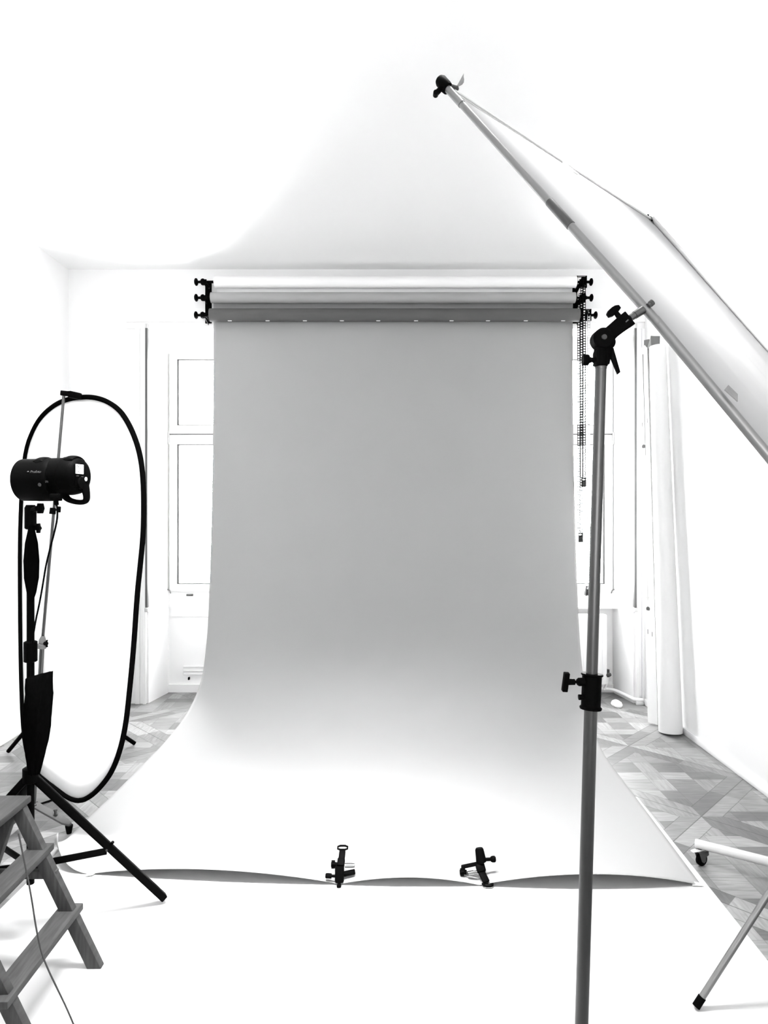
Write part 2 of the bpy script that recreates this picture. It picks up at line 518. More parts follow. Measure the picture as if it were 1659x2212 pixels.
# top roll: white
zt_, rt = 3.213, .043
wr = thing('paper_roll', 'white seamless paper roll, topmost of the three rolls on the wall brackets', 'paper roll', (0, YR, zt_), 'backdrop rolls on the wall')
roll_body(-1.275, 1.446, zt_, YR, rt).build('roll', M['wpaper'], wr)
MB().grid([[V((-1.27 + 2.70 * j / 20, YR + rt + .002 + .004 * math.sin(i), zt_ - .10 * i / 5)) for j in range(21)] for i in range(6)]).build('loose_end', M['wpaper'], wr, solid=.0012)
expander(wr, -1.275, 1.446, zt_, YR, 1.500, True, 0)
# middle roll: grey, its sheet is the backdrop
zm, rm = 3.094, .040
bd = thing('paper_backdrop', 'wide grey paper backdrop hanging from the middle roll and sweeping over the floor', 'backdrop', (.02, YR, zm), 'backdrop rolls on the wall')
roll_body(-1.303, 1.439, zm, YR, rm).build('roll', M['gpaper'], bd)
expander(bd, -1.303, 1.439, zm, YR, 1.502, False, 0)
# bottom roll: dark grey
zb_, rb = 2.9615, .049
dr = thing('paper_roll', 'dark grey seamless paper roll, lowest of the three, with white tabs along its edge', 'paper roll', (0, 4.985, zb_), 'backdrop rolls on the wall')
roll_body(-1.31, 1.467, zb_, 4.985, rb).build('roll', M['dpaper'], dr)
expander(dr, -1.31, 1.467, zb_, 4.985, 1.532, True, 0)
ang = -PI / 2 - .62
for px in (495, 577, 658, 738, 817, 899, 976, 1055, 1137, 1218):
    xx = (px - CX) / F * 4.95
    a_ = math.radians(-108)
    n_ = V((0, math.cos(a_), math.sin(a_))); t_ = V((0, -n_.z, n_.y))
    MB().box(V((xx, 4.985, zb_)) + n_ * (rb + .0006), .030, .009, .0012, (V((1, 0, 0)), t_, n_)).build('tape_tab', M['tape'], dr)

# the hanging sheet
prof = [(5.034, 3.094), (5.046, 3.03), (5.05, 2.93), (5.047, 2.6), (5.03, 2.2), (4.995, 1.75), (4.95, 1.35), (4.89, .95), (4.82, .62), (4.72, .36), (4.58, .175), (4.38, .07), (4.15, .022), (3.9, .006), (3.6, .004), (3.3, .004), (3.1, .004), (2.9, .004), (2.72, .004)]


def resample(p, n):
    # Catmull-Rom through the profile, evenly spaced
    out = []
    for i in range(len(p) - 1):
        a, b_, c, d = p[max(i - 1, 0)], p[i], p[i + 1], p[min(i + 2, len(p) - 1)]
        for k in range(16):
            t = k / 16
            out.append(tuple(.5 * ((2 * b_[j]) + (-a[j] + c[j]) * t + (2 * a[j] - 5 * b_[j] + 4 * c[j] - d[j]) * t * t + (-a[j] + 3 * b_[j] - 3 * c[j] + d[j]) * t ** 3) for j in (0, 1)))
    out.append(p[-1])
    L = [0]
    for i in range(1, len(out)): L.append(L[-1] + math.dist(out[i], out[i - 1]))
    res = []; k = 0
    for i in range(n + 1):
        s = L[-1] * i / n
        while k < len(L) - 2 and L[k + 1] < s: k += 1
        f = (s - L[k]) / max(L[k + 1] - L[k], 1e-9)
        res.append(tuple(out[k][j] * (1 - f) + out[k + 1][j] * f for j in (0, 1)))
    return res


def lerp_tab(tab, x):
    for i in range(len(tab) - 1):
        if x <= tab[i + 1][0]:
            f = (x - tab[i][0]) / (tab[i + 1][0] - tab[i][0])
            f = max(0, min(1, f)); return tab[i][1] * (1 - f) + tab[i + 1][1] * f
    return tab[-1][1]


NS, NU = 190, 150
P_ = resample(prof, NS)
# edges as function of depth (4.9..2.7): descending Y -> use -Y
edgeL = [(-5.06, -1.300), (-4.95, -1.292), (-4.82, -1.285), (-4.7, -1.288), (-4.55, -1.325), (-4.3, -1.375), (-4.0, -1.405), (-3.5, -1.42), (-3.0, -1.437), (-2.7, -1.452)]
edgeR = [(-5.06, 1.440), (-4.95, 1.432), (-4.82, 1.422), (-4.7, 1.412), (-4.55, 1.395), (-4.3, 1.365), (-4.0, 1.335), (-3.5, 1.310), (-3.0, 1.280), (-2.7, 1.262)]
frontY = [(-1.45, 2.728), (-1.1, 2.71), (-.75, 2.685), (-.18, 2.640), (.12, 2.640), (.39, 2.632), (.8, 2.63), (1.262, 2.636)]
pins = [(-1.20, 0), (-.177, .0), (.382, .0), (1.25, 0)]
rows = []
for (yy, zz) in P_:
    row = []
    for j in range(NU + 1):
        u = j / NU
        x = lerp_tab(edgeL, -yy) * (1 - u) + lerp_tab(edgeR, -yy) * u
        y2, z2 = yy, zz
        if yy < 3.6:                                   # front edge is not quite square to the room
            f = (3.6 - yy) / (3.6 - 2.72); fy = lerp_tab(frontY, x)
            y2 = 3.6 + (fy - 3.6) * f
            d = max(0.0, 1 - (y2 - fy) / .42)          # the edge lifts between the clamps
            amp = 0
            for (a, b_, h) in ((-1.20, -.177, .034), (-.177, .382, .026), (.382, 1.25, .042)):
                if a < x < b_: amp = h * math.sin(PI * (x - a) / (b_ - a)) ** .8
            z2 += amp * 1.5 * d ** 1.5
            y2 -= amp * .75 * d
            A = V((-1.20, 2.712)); B = V((-1.455, 3.06)); dd = (B - A).normalized(); nn = V((-dd.y, dd.x))
            if nn.x > 0: nn = -nn
            w = (V((x, y2)) - A).dot(nn)
            if w > 0:                                  # corner curls up
                rr = .100
                x, y2 = x - nn.x * (w - rr * math.sin(w / rr)), y2 - nn.y * (w - rr * math.sin(w / rr)); z2 += rr * (1 - math.cos(w / rr))
        if .02 < zz < .6 and u < .12:                  # left edge flares where the sheet turns
            z2 += .0
            y2 -= .0
        z2 += .0009 * noise.noise(V((x * 2, y2 * 2, 1))) if zz < .02 else 0
        y2 += .004 * noise.noise(V((x * 1.3, zz * 1.1, 7))) if zz > .3 else 0
        row.append(V((x, y2, max(z2, .0035) if zz < .05 else z2)))
    rows.append(row)
MB().grid(rows).build('sheet', M['gpaper'], bd, smooth=60, solid=.0012)

# white paper under it
ws = MB(); ws.prism([V((-1.405, 3.45, .0004)), V((1.320, 3.45, .0004)), V((1.281, 2.40, .0004)), V((1.22, .7, .0004)), V((-1.50, .7, .0004))], (0, 0, .0014))
ws = ws.build('paper_sheet', M['fpaper'], smooth=0)
tag(ws, 'white paper sheet lying flat on the floor in front of the grey backdrop edge', 'paper')

# tape at the corners of the backdrop
tag(MB().prism([FL(184, 1893, .006), FL(193, 1880, .006), FL(212, 1883, .006), FL(199, 1891, .006)], (0, 0, .0012)).build('tape_piece', M['tape']), 'white tape strip at the left front corner of the grey backdrop', 'tape', 'tape on the backdrop corners')
tag(MB().prism([FL(1496, 1913, .006), FL(1494, 1904, .006), FL(1514, 1908, .006), FL(1520, 1914, .006)], (0, 0, .0012)).build('tape_piece', M['tape']), 'white tape strip at the right front corner of the grey backdrop', 'tape', 'tape on the backdrop corners')

# brackets
def bracket(x0, x1, label, side):
    t = thing('roll_bracket', label, 'bracket', ((x0 + x1) / 2, YB, 2.93), 'brackets holding the paper rolls')
    p = MB(); p.bb(x0, x1, YB - .046, YB - .034, 2.925, 3.245, bev=.004); p.build('plate', M['blackm'], t)
    for z, y in ((zt_, YR), (zm, YR), (zb_, 4.985)):
        xm = (x0 + x1) / 2 + (.018 if side > 0 else 0)
        g = MB(); g.prism([V((xm - .003, YB - .04, z - .048)), V((xm - .003, YB - .04, z - .012)), V((xm - .003, y - .012, z - .012)), V((xm - .003, y - .012, z - .022))], (.006, 0, 0))
        g.bb(xm - .014, xm + .014, y - .016, YB - .04, z - .016, z - .009)
        g.bb(xm - .014, xm + .014, y - .020, y - .014, z - .016, z + .014)
        g.build('hook', M['blackm'], t)
    for z in (2.945, 3.195): MB().lathe((x0 + .03 if side < 0 else x0 + .02, YB - .046, z), (0, -1, 0), [(0, .007), (.003, .006), (.004, .001)], 12).build('screw', M['steel'], t)
    return t


bracket(-1.372, -1.322, 'black wall bracket at the left ends of the three paper rolls', -1)
bracket(1.446, 1.482, 'black wall bracket at the right ends of the three rolls above the chains', 1)

# chains
def chain(x, zt0, zb0, m, label, y=YR):
    t = thing('bead_chain', label, 'chain', (x, y, zb0), 'winding chains of the paper rolls')
    mb = MB(); w = .0085
    for yy, ph in ((y - .034, 0), (y + .034, .5)):
        z0 = zb0 + .05
        n = int((zt0 - z0) / .0195)
        for sx in (-1, 1): mb.bb(x + sx * w - .0019, x + sx * w + .0019, yy - .0014, yy + .0014, z0, zt0)
        for k in range(n): mb.bb(x - w, x + w, yy - .0016, yy + .0016, z0 + (k + ph) * .0195, z0 + (k + ph) * .0195 + .0070)
    # round the wheel and round the weight
    for zc, s0, rad in ((zt0, 1, .034), (zb0 + .05, -1, .034)):
        pts = [V((0, y + rad * math.cos(a), zc + s0 * rad * .9 * math.sin(a))) for a in [PI * i / 10 for i in range(11)]]
        for sx in (-1, 1): mb.path([p + V((x + sx * w, 0, 0)) for p in pts], .0009, n=6)
        for p in pts[1:-1:2]: mb.bb(x - w, x + w, p.y - .0016, p.y + .0016, p.z - .002, p.z + .002)
    mb.build('chain', m, t)
    wt = MB(); z1 = zb0 + .03
    wt.bb(x - .018, x - .011, y - .024, y + .024, z1 - .055, z1 + .02, bev=.002); wt.bb(x + .011, x + .018, y - .024, y + .024, z1 - .055, z1 + .02, bev=.002)
    wt.tube((x - .014, y, z1 - .028), (x + .016, y, z1 - .028), .027, n=20); wt.bb(x - .012, x + .012, y - .026, y + .026, z1 + .008, z1 + .018)
    wt.build('weight', M['weight'], t)


chain(1.500, zt_, 1.690, M['black'], 'black winding chain of the white top roll, the one with the highest weight')
chain(1.477, zm, 1.275, M['black'], 'black winding chain of the middle roll, its weight at half height')
chain(1.532, zb_, .875, M['chain_glare'], 'winding chain of the dark bottom roll, painted pale as in window glare, its weight hanging lowest', 4.985)

# ------------------------------------------------------------------ clamps holding the front edge
def clamp_left():
    c = FL(733, 1909, .004); t = thing('clamp', 'black clamp with upright jaw on the backdrop edge, left of the two', 'clamp', c, 'clamps on the backdrop edge')
    X, Y, Z = V((1, 0, 0)), V((0, 1, 0)), V((0, 0, 1))
    b = MB(); b.lathe(c + Z * .004 + Y * .0, Z + Y * .25, [(0, .008), (.002, .016), (.008, .0185), (.055, .0185), (.060, .016)], 20)
    b.lathe(c + V((0, -.012, .002)), V((0, -1, -.05)), [(0, .009), (.012, .009), (.016, .005)], 14)
    b.build('socket', M['black'], t)
    j = MB(); top = c + V((.004, .075, .085))
    j.beam(c + V((.003, .018, .058)), c + V((.006, .045, .075)), .030, .024, X, .004)
    j.beam(c + V((.006, .042, .072)), c + V((.008, .075, .093)), .026, .012, X, .003)
    q = c + V((.008, .082, .098))
    j.path([q + V((-.020, 0, -.004)), q + V((-.020, .012, .006)), q + V((.020, .012, .006)), q + V((.020, 0, -.004))], .0042, n=8, closed=True, smooth=1)
    j.build('jaw', M['black'], t)
    k = MB(); k.lathe(c + V((-.016, 0, .030)), V((-1, 0, .05)), [(0, .005), (.014, .005), (.0145, .009), (.018, .010), (.036, .010), (.040, .007)], 14); k.build('thumbscrew', M['black'], t)
    s_ = MB(); o = c + V((-.012, .035, .058))
    for i in range(5):
        a = i * 2 * PI / 5; s_.tube(o + V((-.008, .010 * math.cos(a), .010 * math.sin(a))), o + V((-.022, .010 * math.cos(a), .010 * math.sin(a))), .006, n=10)
    s_.tube(o, o + V((-.024, 0, 0)), .009, n=12); s_.build('star_knob', M['black'], t)
    p = MB(); p.lathe(c + V((.020, .04, .052)), X, [(0, .0085), (.030, .0085), (.040, .007), (.041, .004)], 16); p.build('spigot', M['chrome'], t)
    p = MB(); p.beam(c + V((.015, .03, .022)), c + V((.062, .034, .030)), .028, .012, Y, .004); p.build('lower_jaw', M['black'], t)


def clamp_right():
    c = FL(1042, 1911, .004); t = thing('clamp', 'black clamp with slanted jaw and raised socket on the backdrop edge, right of the two', 'clamp', c, 'clamps on the backdrop edge')
    X, Y, Z = V((1, 0, 0)), V((0, 1, 0)), V((0, 0, 1))
    b = MB(); o = c + V((.004, .05, .060)); b.lathe(o, V((-.15, .25, 1)), [(0, .014), (.003, .020), (.010, .021), (.050, .0175), (.056, .014)], 20)
    b.build('socket', M['black'], t)
    k = MB(); k.lathe(o + V((.018, 0, .014)), V((1, 0, .05)), [(0, .007), (.018, .007), (.020, .010), (.026, .0125), (.036, .0125), (.040, .008)], 14); k.build('thumbscrew', M['black'], t)
    j = MB(); j.beam(c + V((-.004, .05, .055)), c + V((.002, .028, .034)), .036, .026, X, .005)
    j.beam(c + V((.000, .032, .036)), c + V((.016, -.006, .012)), .028, .014, X, .004)
    q = c + V((.019, -.012, .008))
    j.path([q + V((-.022, .004, .002)), q + V((-.014, -.012, -.001)), q + V((.018, -.012, -.001)), q + V((.022, .004, .002))], .0042, n=8, closed=True, smooth=1)
    j.build('jaw', M['black'], t)
    a = MB(); a.beam(c + V((-.008, .05, .058)), c + V((-.078, .045, .046)), .022, .008, Y, .003); a.tube(c + V((-.072, .03, .03)), c + V((-.072, .04, .054)), .008, n=12); a.build('lower_jaw', M['black'], t)
    p = MB(); p.lathe(c + V((-.018, .028, .034)), V((-1, -.15, -.08)), [(0, .007), (.012, .007), (.013, .0095), (.038, .0095), (.039, .004)], 16); p.build('spigot', M['chrome'], t)
    s_ = MB(); o = c + V((-.07, .036, .03))
    for i in range(5):
        a_ = i * 2 * PI / 5; s_.tube(o + V((0, .009 * math.cos(a_), .009 * math.sin(a_))), o + V((-.014, .009 * math.cos(a_), .009 * math.sin(a_))), .006, n=10)
    s_.tube(o + V((.012, 0, 0)), o + V((-.016, 0, 0)), .009, n=12); s_.build('star_knob', M['black'], t)


clamp_left(); clamp_right()

# ------------------------------------------------------------------ diffusion panel
A1 = U(963, 187, 1.75); A2 = U(1421, 697, 1.445); A3 = U(1588, 898, 1.36)
dA = (A3 - A2).normalized(); A4 = A2 + dA * 1.05
C1 = U(1403, 478, 2.845); C2 = U(1590, 690, 2.62); C3 = C1 + (C2 - C1).normalized() * 1.80
dp = thing('diffusion_panel', 'large white translucent diffusion panel slanting down from the ceiling on the grey stand', 'diffusion panel', A2)
nrm = (A2 - A1).cross(C1 - A1).normalized()
if nrm.z < 0: nrm = -nrm
rows = []
nI, nJ = 60, 44
st_ = A1 + (A2 - A1).normalized() * .035
for i in range(nI + 1):
    u = i / nI
    a = (st_.lerp(A2, u / .5) if u < .5 else A2.lerp(A4, (u - .5) / .5))
    c = C1.lerp(C3, u)
    row = []
    for j in range(nJ + 1):
        v = j / nJ
        p = a.lerp(c, v)
        rip = .0055 * u * math.sin(PI * v) * (math.sin(v * 31 + u * 2.2) + .6 * math.sin(v * 57 - u * 3))
        sag = -.012 * math.sin(PI * u) * math.sin(PI * v)
        row.append(p + nrm * (rip + sag + .006))
    rows.append(row)
MB().grid(rows).build('fabric', M['diff'], dp, smooth=60)
f = MB(); f.tube(A1, A1 + (A2 - A1) * .09, .0098, .0100); f.tube(A1 + (A2 - A1) * .085, A2, .0088, .0103, n=20)
f.build('frame_tube', M['alu2'], dp)
f = MB(); f.tube(A2 - dA * .01, A4, .0108); f.lathe(A2 + dA * .004 - nrm * .0 + (V((-.6, -1, .2))).normalized() * .0104, V((-.6, -1, .2)), [(0, .003), (.0006, .0025)], 10)
f.build('frame_tube', M['alu2'], dp)
MB().tube(C1 + nrm * .016, C3 + nrm * .016, .009).build('frame_tube', M['wtube'], dp)
MB().tube(st_ + nrm * .010, C1 + nrm * .010, .0028, .005).build('frame_tube', M['wtube'], dp)
MB().tube(A4 + nrm * .014, C3 + nrm * .014, .009).build('frame_tube', M['wtube'], dp)
MB().tube(C1 + nrm * .004, C3 + nrm * .004, .0032, n=8).build('hem_cord', M['hinge'], dp)
# black corner joint at the upper end
dU = (A1 - A2).normalized(); e1 = V((-.75, 0, -.66)); e1 = (e1 - dU * e1.dot(dU)).normalized()
cj = MB(); cj.lathe(A1 - dU * .012, dU, [(0, .011), (.002, .0150), (.010, .0160), (.036, .0160), (.042, .0135), (.044, .006)], 24)
side_ = dU.cross(V((0, 1, 0))).normalized()
if side_.x > 0: side_ = -side_
cj.beam(A1 + dU * .004 + side_ * .010, A1 - dU * .003 + side_ * .032, .011, .013, dU, .003)
cj.lathe(A1 - dU * .003 + side_ * .033 + V((0, .007, 0)), (0, -1, 0), [(0, .007), (.014, .007)], 14)
cj.build('corner_joint', M['black'], dp)
MB().beam(A1 - dU * .01 - side_ * .012, A1 - dU * .028 - side_ * .022, .012, .006, (0, 1, 0), .002).build('clip', M['greym'], dp)
MB().grid([[A1 - dU * .02 - side_ * .02 + (V((.020 * s, 0, .036 * s)) + V((.010, 0, -.006)) * q * math.sin(PI * min(s * 1.1, 1))) for q in (0, 1)] for s in [k / 6 for k in range(7)]]).build('strap_end', M['diff'], dp, solid=.001)
# far corner plate with bolts
cp = MB(); cp.prism([U(1389, 468, 2.82), U(1405, 470, 2.83), U(1411, 487, 2.82), U(1409, 490, 2.80)], nrm * .006); cp.build('corner_plate', M['guide'], dp)
MB().tube(U(1398, 471, 2.82), U(1400, 464, 2.82), .005, n=10).build('bolt', M['black'], dp)
MB().tube(U(1406, 477, 2.82), U(1409, 476, 2.82), .004, n=10).build('bolt', M['black'], dp)
# holding clips of the fabric
MB().prism([U(1208, 341, 2.2), U(1222, 353, 2.2), U(1250, 375, 2.25), U(1248, 378, 2.25), U(1226, 366, 2.2)], nrm * -.002).build('tape_strip', M['hinge'], dp)
cl = MB(); k0 = A1.lerp(A2, .53); k1 = A1.lerp(A2, .635); cl.lathe(k0, k1 - k0, [(0, .008), (.006, .0106), ((k1 - k0).length, .0110)], 20); cl.build('sleeve', M['alu'], dp)
MB().prism([U(1565, 676, 2.62), U(1575, 677, 2.62), U(1592, 697, 2.6), U(1590, 703, 2.6)], nrm * -.002).build('tape_strip', M['hinge'], dp)
MB().prism([U(1564, 843, 1.36), U(1572, 833, 1.36), U(1592, 853, 1.35), U(1592, 868, 1.34)], nrm * .002).build('tape_strip', M['tapeg'], dp)
# bolt through the tube above the spigot
bt = MB(); q0 = U(1400, 661, 1.45); bt.lathe(q0, U(1407, 655, 1.45) - q0, [(0, .006), (.006, .006), (.0062, .007), (.013, .007)], 14); bt.build('bolt', M['greym'], dp)
sp_ = MB(); s0 = U(1357, 690, 1.45); s1 = U(1394, 666, 1.455); dS = (s1 - s0); LS = dS.length
sp_.lathe(s0 - dS * .25, dS, [(0, .0045), (LS * .30, .0045), (LS * .34, .0078), (LS * .62, .0078), (LS * .62, .0088), (LS * 1.12, .0092)], 20); sp_.build('spigot', M['steel'], dp)

# ------------------------------------------------------------------ grey stand on the right
PT = U(1298, 790, 1.45); PM = U(1277.5, 1490, 1.425); dP = (PM - PT).normalized()
PB = PT + dP * ((PT.z - .02) / -dP.z)
ls = thing('light_stand', 'tall grey metal light stand with black swivel head in front of the backdrop edge', 'light stand', (PB.x, PB.y, 0))
up = MB(); up.tube(PT - dP * .01, PM, .0122, n=28); up.lathe(PT + dP * .001, dP, [(0, .0125), (.004, .0132), (.006, .0128)], 28)
up.lathe(PT + dP * .013 + V((-.0004, -.0121, 0)), V((0, -1, 0)), [(0, .0014), (.0005, .0012)], 10)
up.build('upper_pole', M['alu'], ls)
lo = MB(); lo.tube(PM, PB, .0140, n=28); lo.build('lower_pole', M['alu'], ls)
X, Y, Z = V((1, 0, 0)), V((0, 1, 0)), V((0, 0, 1))
c0 = U(1279, 1458, 1.427); c1 = U(1276, 1528, 1.422); dc = c1 - c0
co = MB(); co.lathe(c0, dc, [(-.003, .0225), (0, .0235), (.003, .0205), (dc.length - .003, .0205), (dc.length, .0235), (dc.length + .004, .0225)], 28)
colr = co.build('collar', M['black'], ls)
kb = MB(); k0 = U(1262, 1473, 1.42); kx = V((-1, -.05, .01)); kb.lathe(k0, kx, [(0, .009), (.012, .009), (.016, .006), (.017, .003), (.020, .003), (.021, .0065), (.036, .0068)], 16)
kc = k0 + kx.normalized() * .040; kb.beam(kc + V((.001, -.004, .021)), kc + V((-.002, .004, -.021)), .012, .012, kx, .002)
kb.build('tightening_knob', M['black'], colr)
b_ = MB(); b_.tube(U(1262, 1506, 1.42), U(1250, 1506, 1.42), .006, n=14); b_.build('bolt', M['black'], colr)
hub = PB + (-dP) * .30
hb = MB(); hb.lathe(hub - dP * -.03, dP, [(0, .018), (.004, .022), (.05, .022), (.054, .018)], 24); hb.build('leg_hub', M['black'], ls)
for a in (25, 150, 268):
    foot = V((PB.x + .38 * math.cos(math.radians(a)), PB.y + .38 * math.sin(math.radians(a)), .014))
    l_ = MB(); l_.tube(hub, foot, .011, n=14); lo_ = l_.build('leg', M['alu'], ls)
    MB().lathe(foot - V((0, 0, .014)), Z, [(0, .013), (.03, .013), (.033, .011)], 14).build('rubber_foot', M['rubber'], lo_)
# swivel head
sw = MB(); yh = 1.45; s = yh / F
def W(px, py, dy=0.0): return U(px, py, yh) + V((0, dy, 0))
sw.lathe(W(1298, 792), Z, [(0, .0135), (.004, .0155), (.030, .0155), (.038, .0145)], 24)
sw.prism([W(1284, 790, -.013), W(1313, 789, -.013), W(1319, 752, -.013), W(1318, 735, -.013), W(1286, 735, -.013), W(1287, 755, -.013), W(1284, 762, -.013)], (0, .026, 0), .0015)
sw.lathe(W(1301, 734, -.0155), Y, [(0, .0195), (.003, .0235), (.028, .0235), (.031, .0195)], 36)
sw.prism([W(1303, 713, -.012), W(1336, 684, -.012), W(1347, 675, -.012), W(1369, 702, -.012), W(1346, 718, -.012), W(1330, 730, -.012), W(1310, 752, -.012)], (0, .026, 0), .002)
sw.lathe(W(1309, 741, -.0145), Y, [(0, .012), (.003, .0175), (.028, .0175), (.030, .012)], 28)
sh = sw.build('swivel_head', M['black'], ls)
MB().lathe(W(1300, 732, -.0165), (0, -1, 0), [(-.002, .0058), (.001, .0058), (.0018, .005)], 18).build('pivot_cap', M['cord'], sh)
k = MB(); a0, a1 = W(1340, 688), W(1331, 676); k.lathe(a0, a1 - a0, [(0, .0065), (.014, .0055), (.018, .0055)], 14)
ax = (a1 - a0).normalized(); hx = V((.66, 0, .75)); hx = (hx - ax * hx.dot(ax)).normalized()
hc = W(1328.5, 671)
k.prism([hc + hx * t * s + ax * q * s for t, q in ((-15, -4), (-15, 5), (-8, 9), (0, 10), (8, 9), (15, 5), (15, -3), (6, -6), (-6, -7))], (0, .016, 0), .0015); 
k.build('tightening_knob', M['black'], sh)
k = MB(); k.lathe(W(1287, 778), -X, [(0, .008), (.006, .0055), (.010, .0055), (.011, .0065), (.016, .007)], 14); k.lathe(W(1272, 778), -X, [(0, .007), (.001, .0115), (.003, .0125), (.012, .0125), (.014, .011)], 12); k.build('tightening_knob', M['black'], sh)
k = MB(); k.prism([W(1316, 752, -.017), W(1320, 756, -.017), W(1335, 807, -.017), W(1329, 812, -.017), W(1315, 778, -.017)], (0, .008, 0), .001); k.build('lever', M['black'], sh)
k = MB(); k.prism([W(1347, 698, -.0125), W(1352, 693, -.0125), W(1354, 695, -.0125), W(1348, 700, -.0125)], (0, .002, 0)); k.build('slot', M['steel'], sh)

# ------------------------------------------------------------------ oval reflector
out = [(94, 895), (121, 873), (148, 862), (176, 857.5), (203, 858), (230, 866), (257, 884), (276, 911), (292, 946), (303, 984), (308.5, 1025), (310.4, 1071), (310.4, 1120), (308.5, 1166), (303, 1220), (296, 1288), (289, 1396), (280.5, 1486), (272, 1565), (260, 1620), (243, 1665), (222, 1695), (198, 1719), (174, 1731), (150, 1725), (126, 1707), (102, 1689), (84, 1674), (68, 1652), (56, 1615), (50, 1560), (47, 1480), (45, 1380), (44, 1270), (44, 1160), (48, 1050), (56, 970), (75, 922)]


def RY(px): return 3.0 - (px - 178) / 134 * .14


rim = [U(px, py, RY(px)) for px, py in out]
rf = thing('oval_reflector', 'tall oval white reflector with black rim at the left of the backdrop', 'reflector', (rim[23].x, rim[23].y, rim[23].z))
MB().path(rim, .0115, n=12, closed=True, smooth=2).build('rim', M['cloth'], rf)
cen = V((0, 0, 0))
for p in rim: cen += p
cen /= len(rim)
rn = (rim[12] - cen).cross(rim[4] - cen).normalized()
rings = []
dense = rim
for _ in range(2):
    q = []
    for i in range(len(dense)):
        a, b2 = dense[i], dense[(i + 1) % len(dense)]; q += [a * .75 + b2 * .25, a * .25 + b2 * .75]
    dense = q
fb = MB(); vs = []
for k in range(13):
    t = k / 12
    ring = []
    for p in dense:
        q = cen.lerp(p, max(t, .001))
        wv = .012 * noise.noise(V((q.x * 14 + q.z * 2, q.z * 2.5, q.y * 4))) * max(0, min(1, (q.z - 1.55) * 2.5)) * max(0, min(1, (t - .35) * 3)) if q.x > -1.3 else 0
        ring.append(fb.bm.verts.new(q + rn * (wv * (1 - t ** 6))))
    vs.append(ring)
N = len(dense)
for k in range(12):
    for i in range(N): fb.bm.faces.new((vs[k][i], vs[k][(i + 1) % N], vs[k + 1][(i + 1) % N], vs[k + 1][i]))
fb.bm.faces.new(vs[0])
fb.build('fabric', M['refl'], rf, smooth=60, solid=.002)

# stand in front of it
rs = thing('reflector_stand', 'thin steel stand leaning in front of the oval reflector, its grey foot on the parquet', 'reflector stand', (-1.66, 3.11, 0))
q0, q1, q2 = U(138, 853, 2.96), U(91, 1393, 3.03), U(72, 1737, 3.10)
MB().tube(q0, q1, .0062, .0068, n=16).build('upper_pole', M['steel'], rs)
MB().tube(q1, q2 - V((0, 0, .02)), .0105, n=16).build('lower_pole', M['steel'], rs)
h = MB(); h.beam(U(132, 849, 2.95), U(160, 852, 2.95), .02, .022, (0, 1, 0), .003); h.beam(U(148, 851, 2.95), U(176, 857, 2.955), .020, .030, (0, 1, 0), .006); h.tube(U(148, 852, 2.94), U(148, 845, 2.94), .005, n=10)
h.build('holder_clip', M['black'], rs)
h = MB(); h.lathe(U(114.5, 1097, 2.985), U(113, 1111, 2.985) - U(114.5, 1097, 2.985), [(0, .0125), (.028, .0135)], 16); h.tube(U(116, 1102, 2.975), U(126, 1101, 2.975), .0045, n=10); h.beam(U(128, 1094, 2.975), U(127, 1107, 2.975), .013, .013, None, .003)
h.build('collar', M['black'], rs)
h = MB(); h.lathe(U(93, 1374, 3.025), U(89, 1402, 3.025) - U(93, 1374, 3.025), [(0, .008), (.018, .015), (.032, .015), (.034, .011), (.038, .019), (.056, .020), (.058, .012)], 16); cl2 = h.build('collar', M['greyp'], rs)
h = MB(); o = U(97, 1390, 2.995); h.lathe(o, V((1, -.5, 0)), [(0, .009), (.012, .009)], 12)
for s_ in (-1, 1): h.beam(o + V((.006, -.003, 0)), o + V((.012, -.004, .016 * s_)), .012, .006, None, .002)
h.build('wing_screw', M['black'], cl2)
b0 = V((q2.x, q2.y, .125)); b1 = FL(152, 1779, .045)
bs = MB(); dB = (b1 - b0); sd = V((-dB.y, dB.x, 0)).normalized()
bs.prism([b0 + sd * .022, b0 + dB * .85 + sd * .022, b1 + sd * .010, b1 - sd * .010, b0 + dB * .85 - sd * .022, b0 - sd * .022], (0, 0, -.010), .002)
MBa = bs.build('base_arm', M['greym'], rs)
MB().lathe((b1.x - .006, b1.y, b1.z - .008), (0, 0, -1), [(0, .017), (.004, .017), (b1.z - .0085, .011)], 16).build('rubber_foot', M['rubber'], MBa)
bm_ = b0.lerp(b1, .6); MB().lathe(bm_, Z, [(0, .010), (.004, .010), (.0045, .006), (.02, .006), (.021, .009), (.028, .009), (.029, .003)], 14).build('bolt', M['steel'], MBa)
for dx, dy in ((-.22, .16), (-.10, -.24)):
    b2 = V((q2.x + dx, q2.y + dy, .045)); d2 = b2 - b0; s2 = V((-d2.y, d2.x, 0)).normalized()
    g = MB(); g.prism([b0 + s2 * .022, b0 + d2 * .85 + s2 * .022, b2 + s2 * .01, b2 - s2 * .01, b0 + d2 * .85 - s2 * .022, b0 - s2 * .022], (0, 0, -.010), .002); g = g.build('base_arm', M['greym'], rs)
    MB().lathe((b2.x, b2.y, b2.z - .008), (0, 0, -1), [(0, .017), (.004, .017), (b2.z - .0085, .011)], 16).build('rubber_foot', M['rubber'], g)

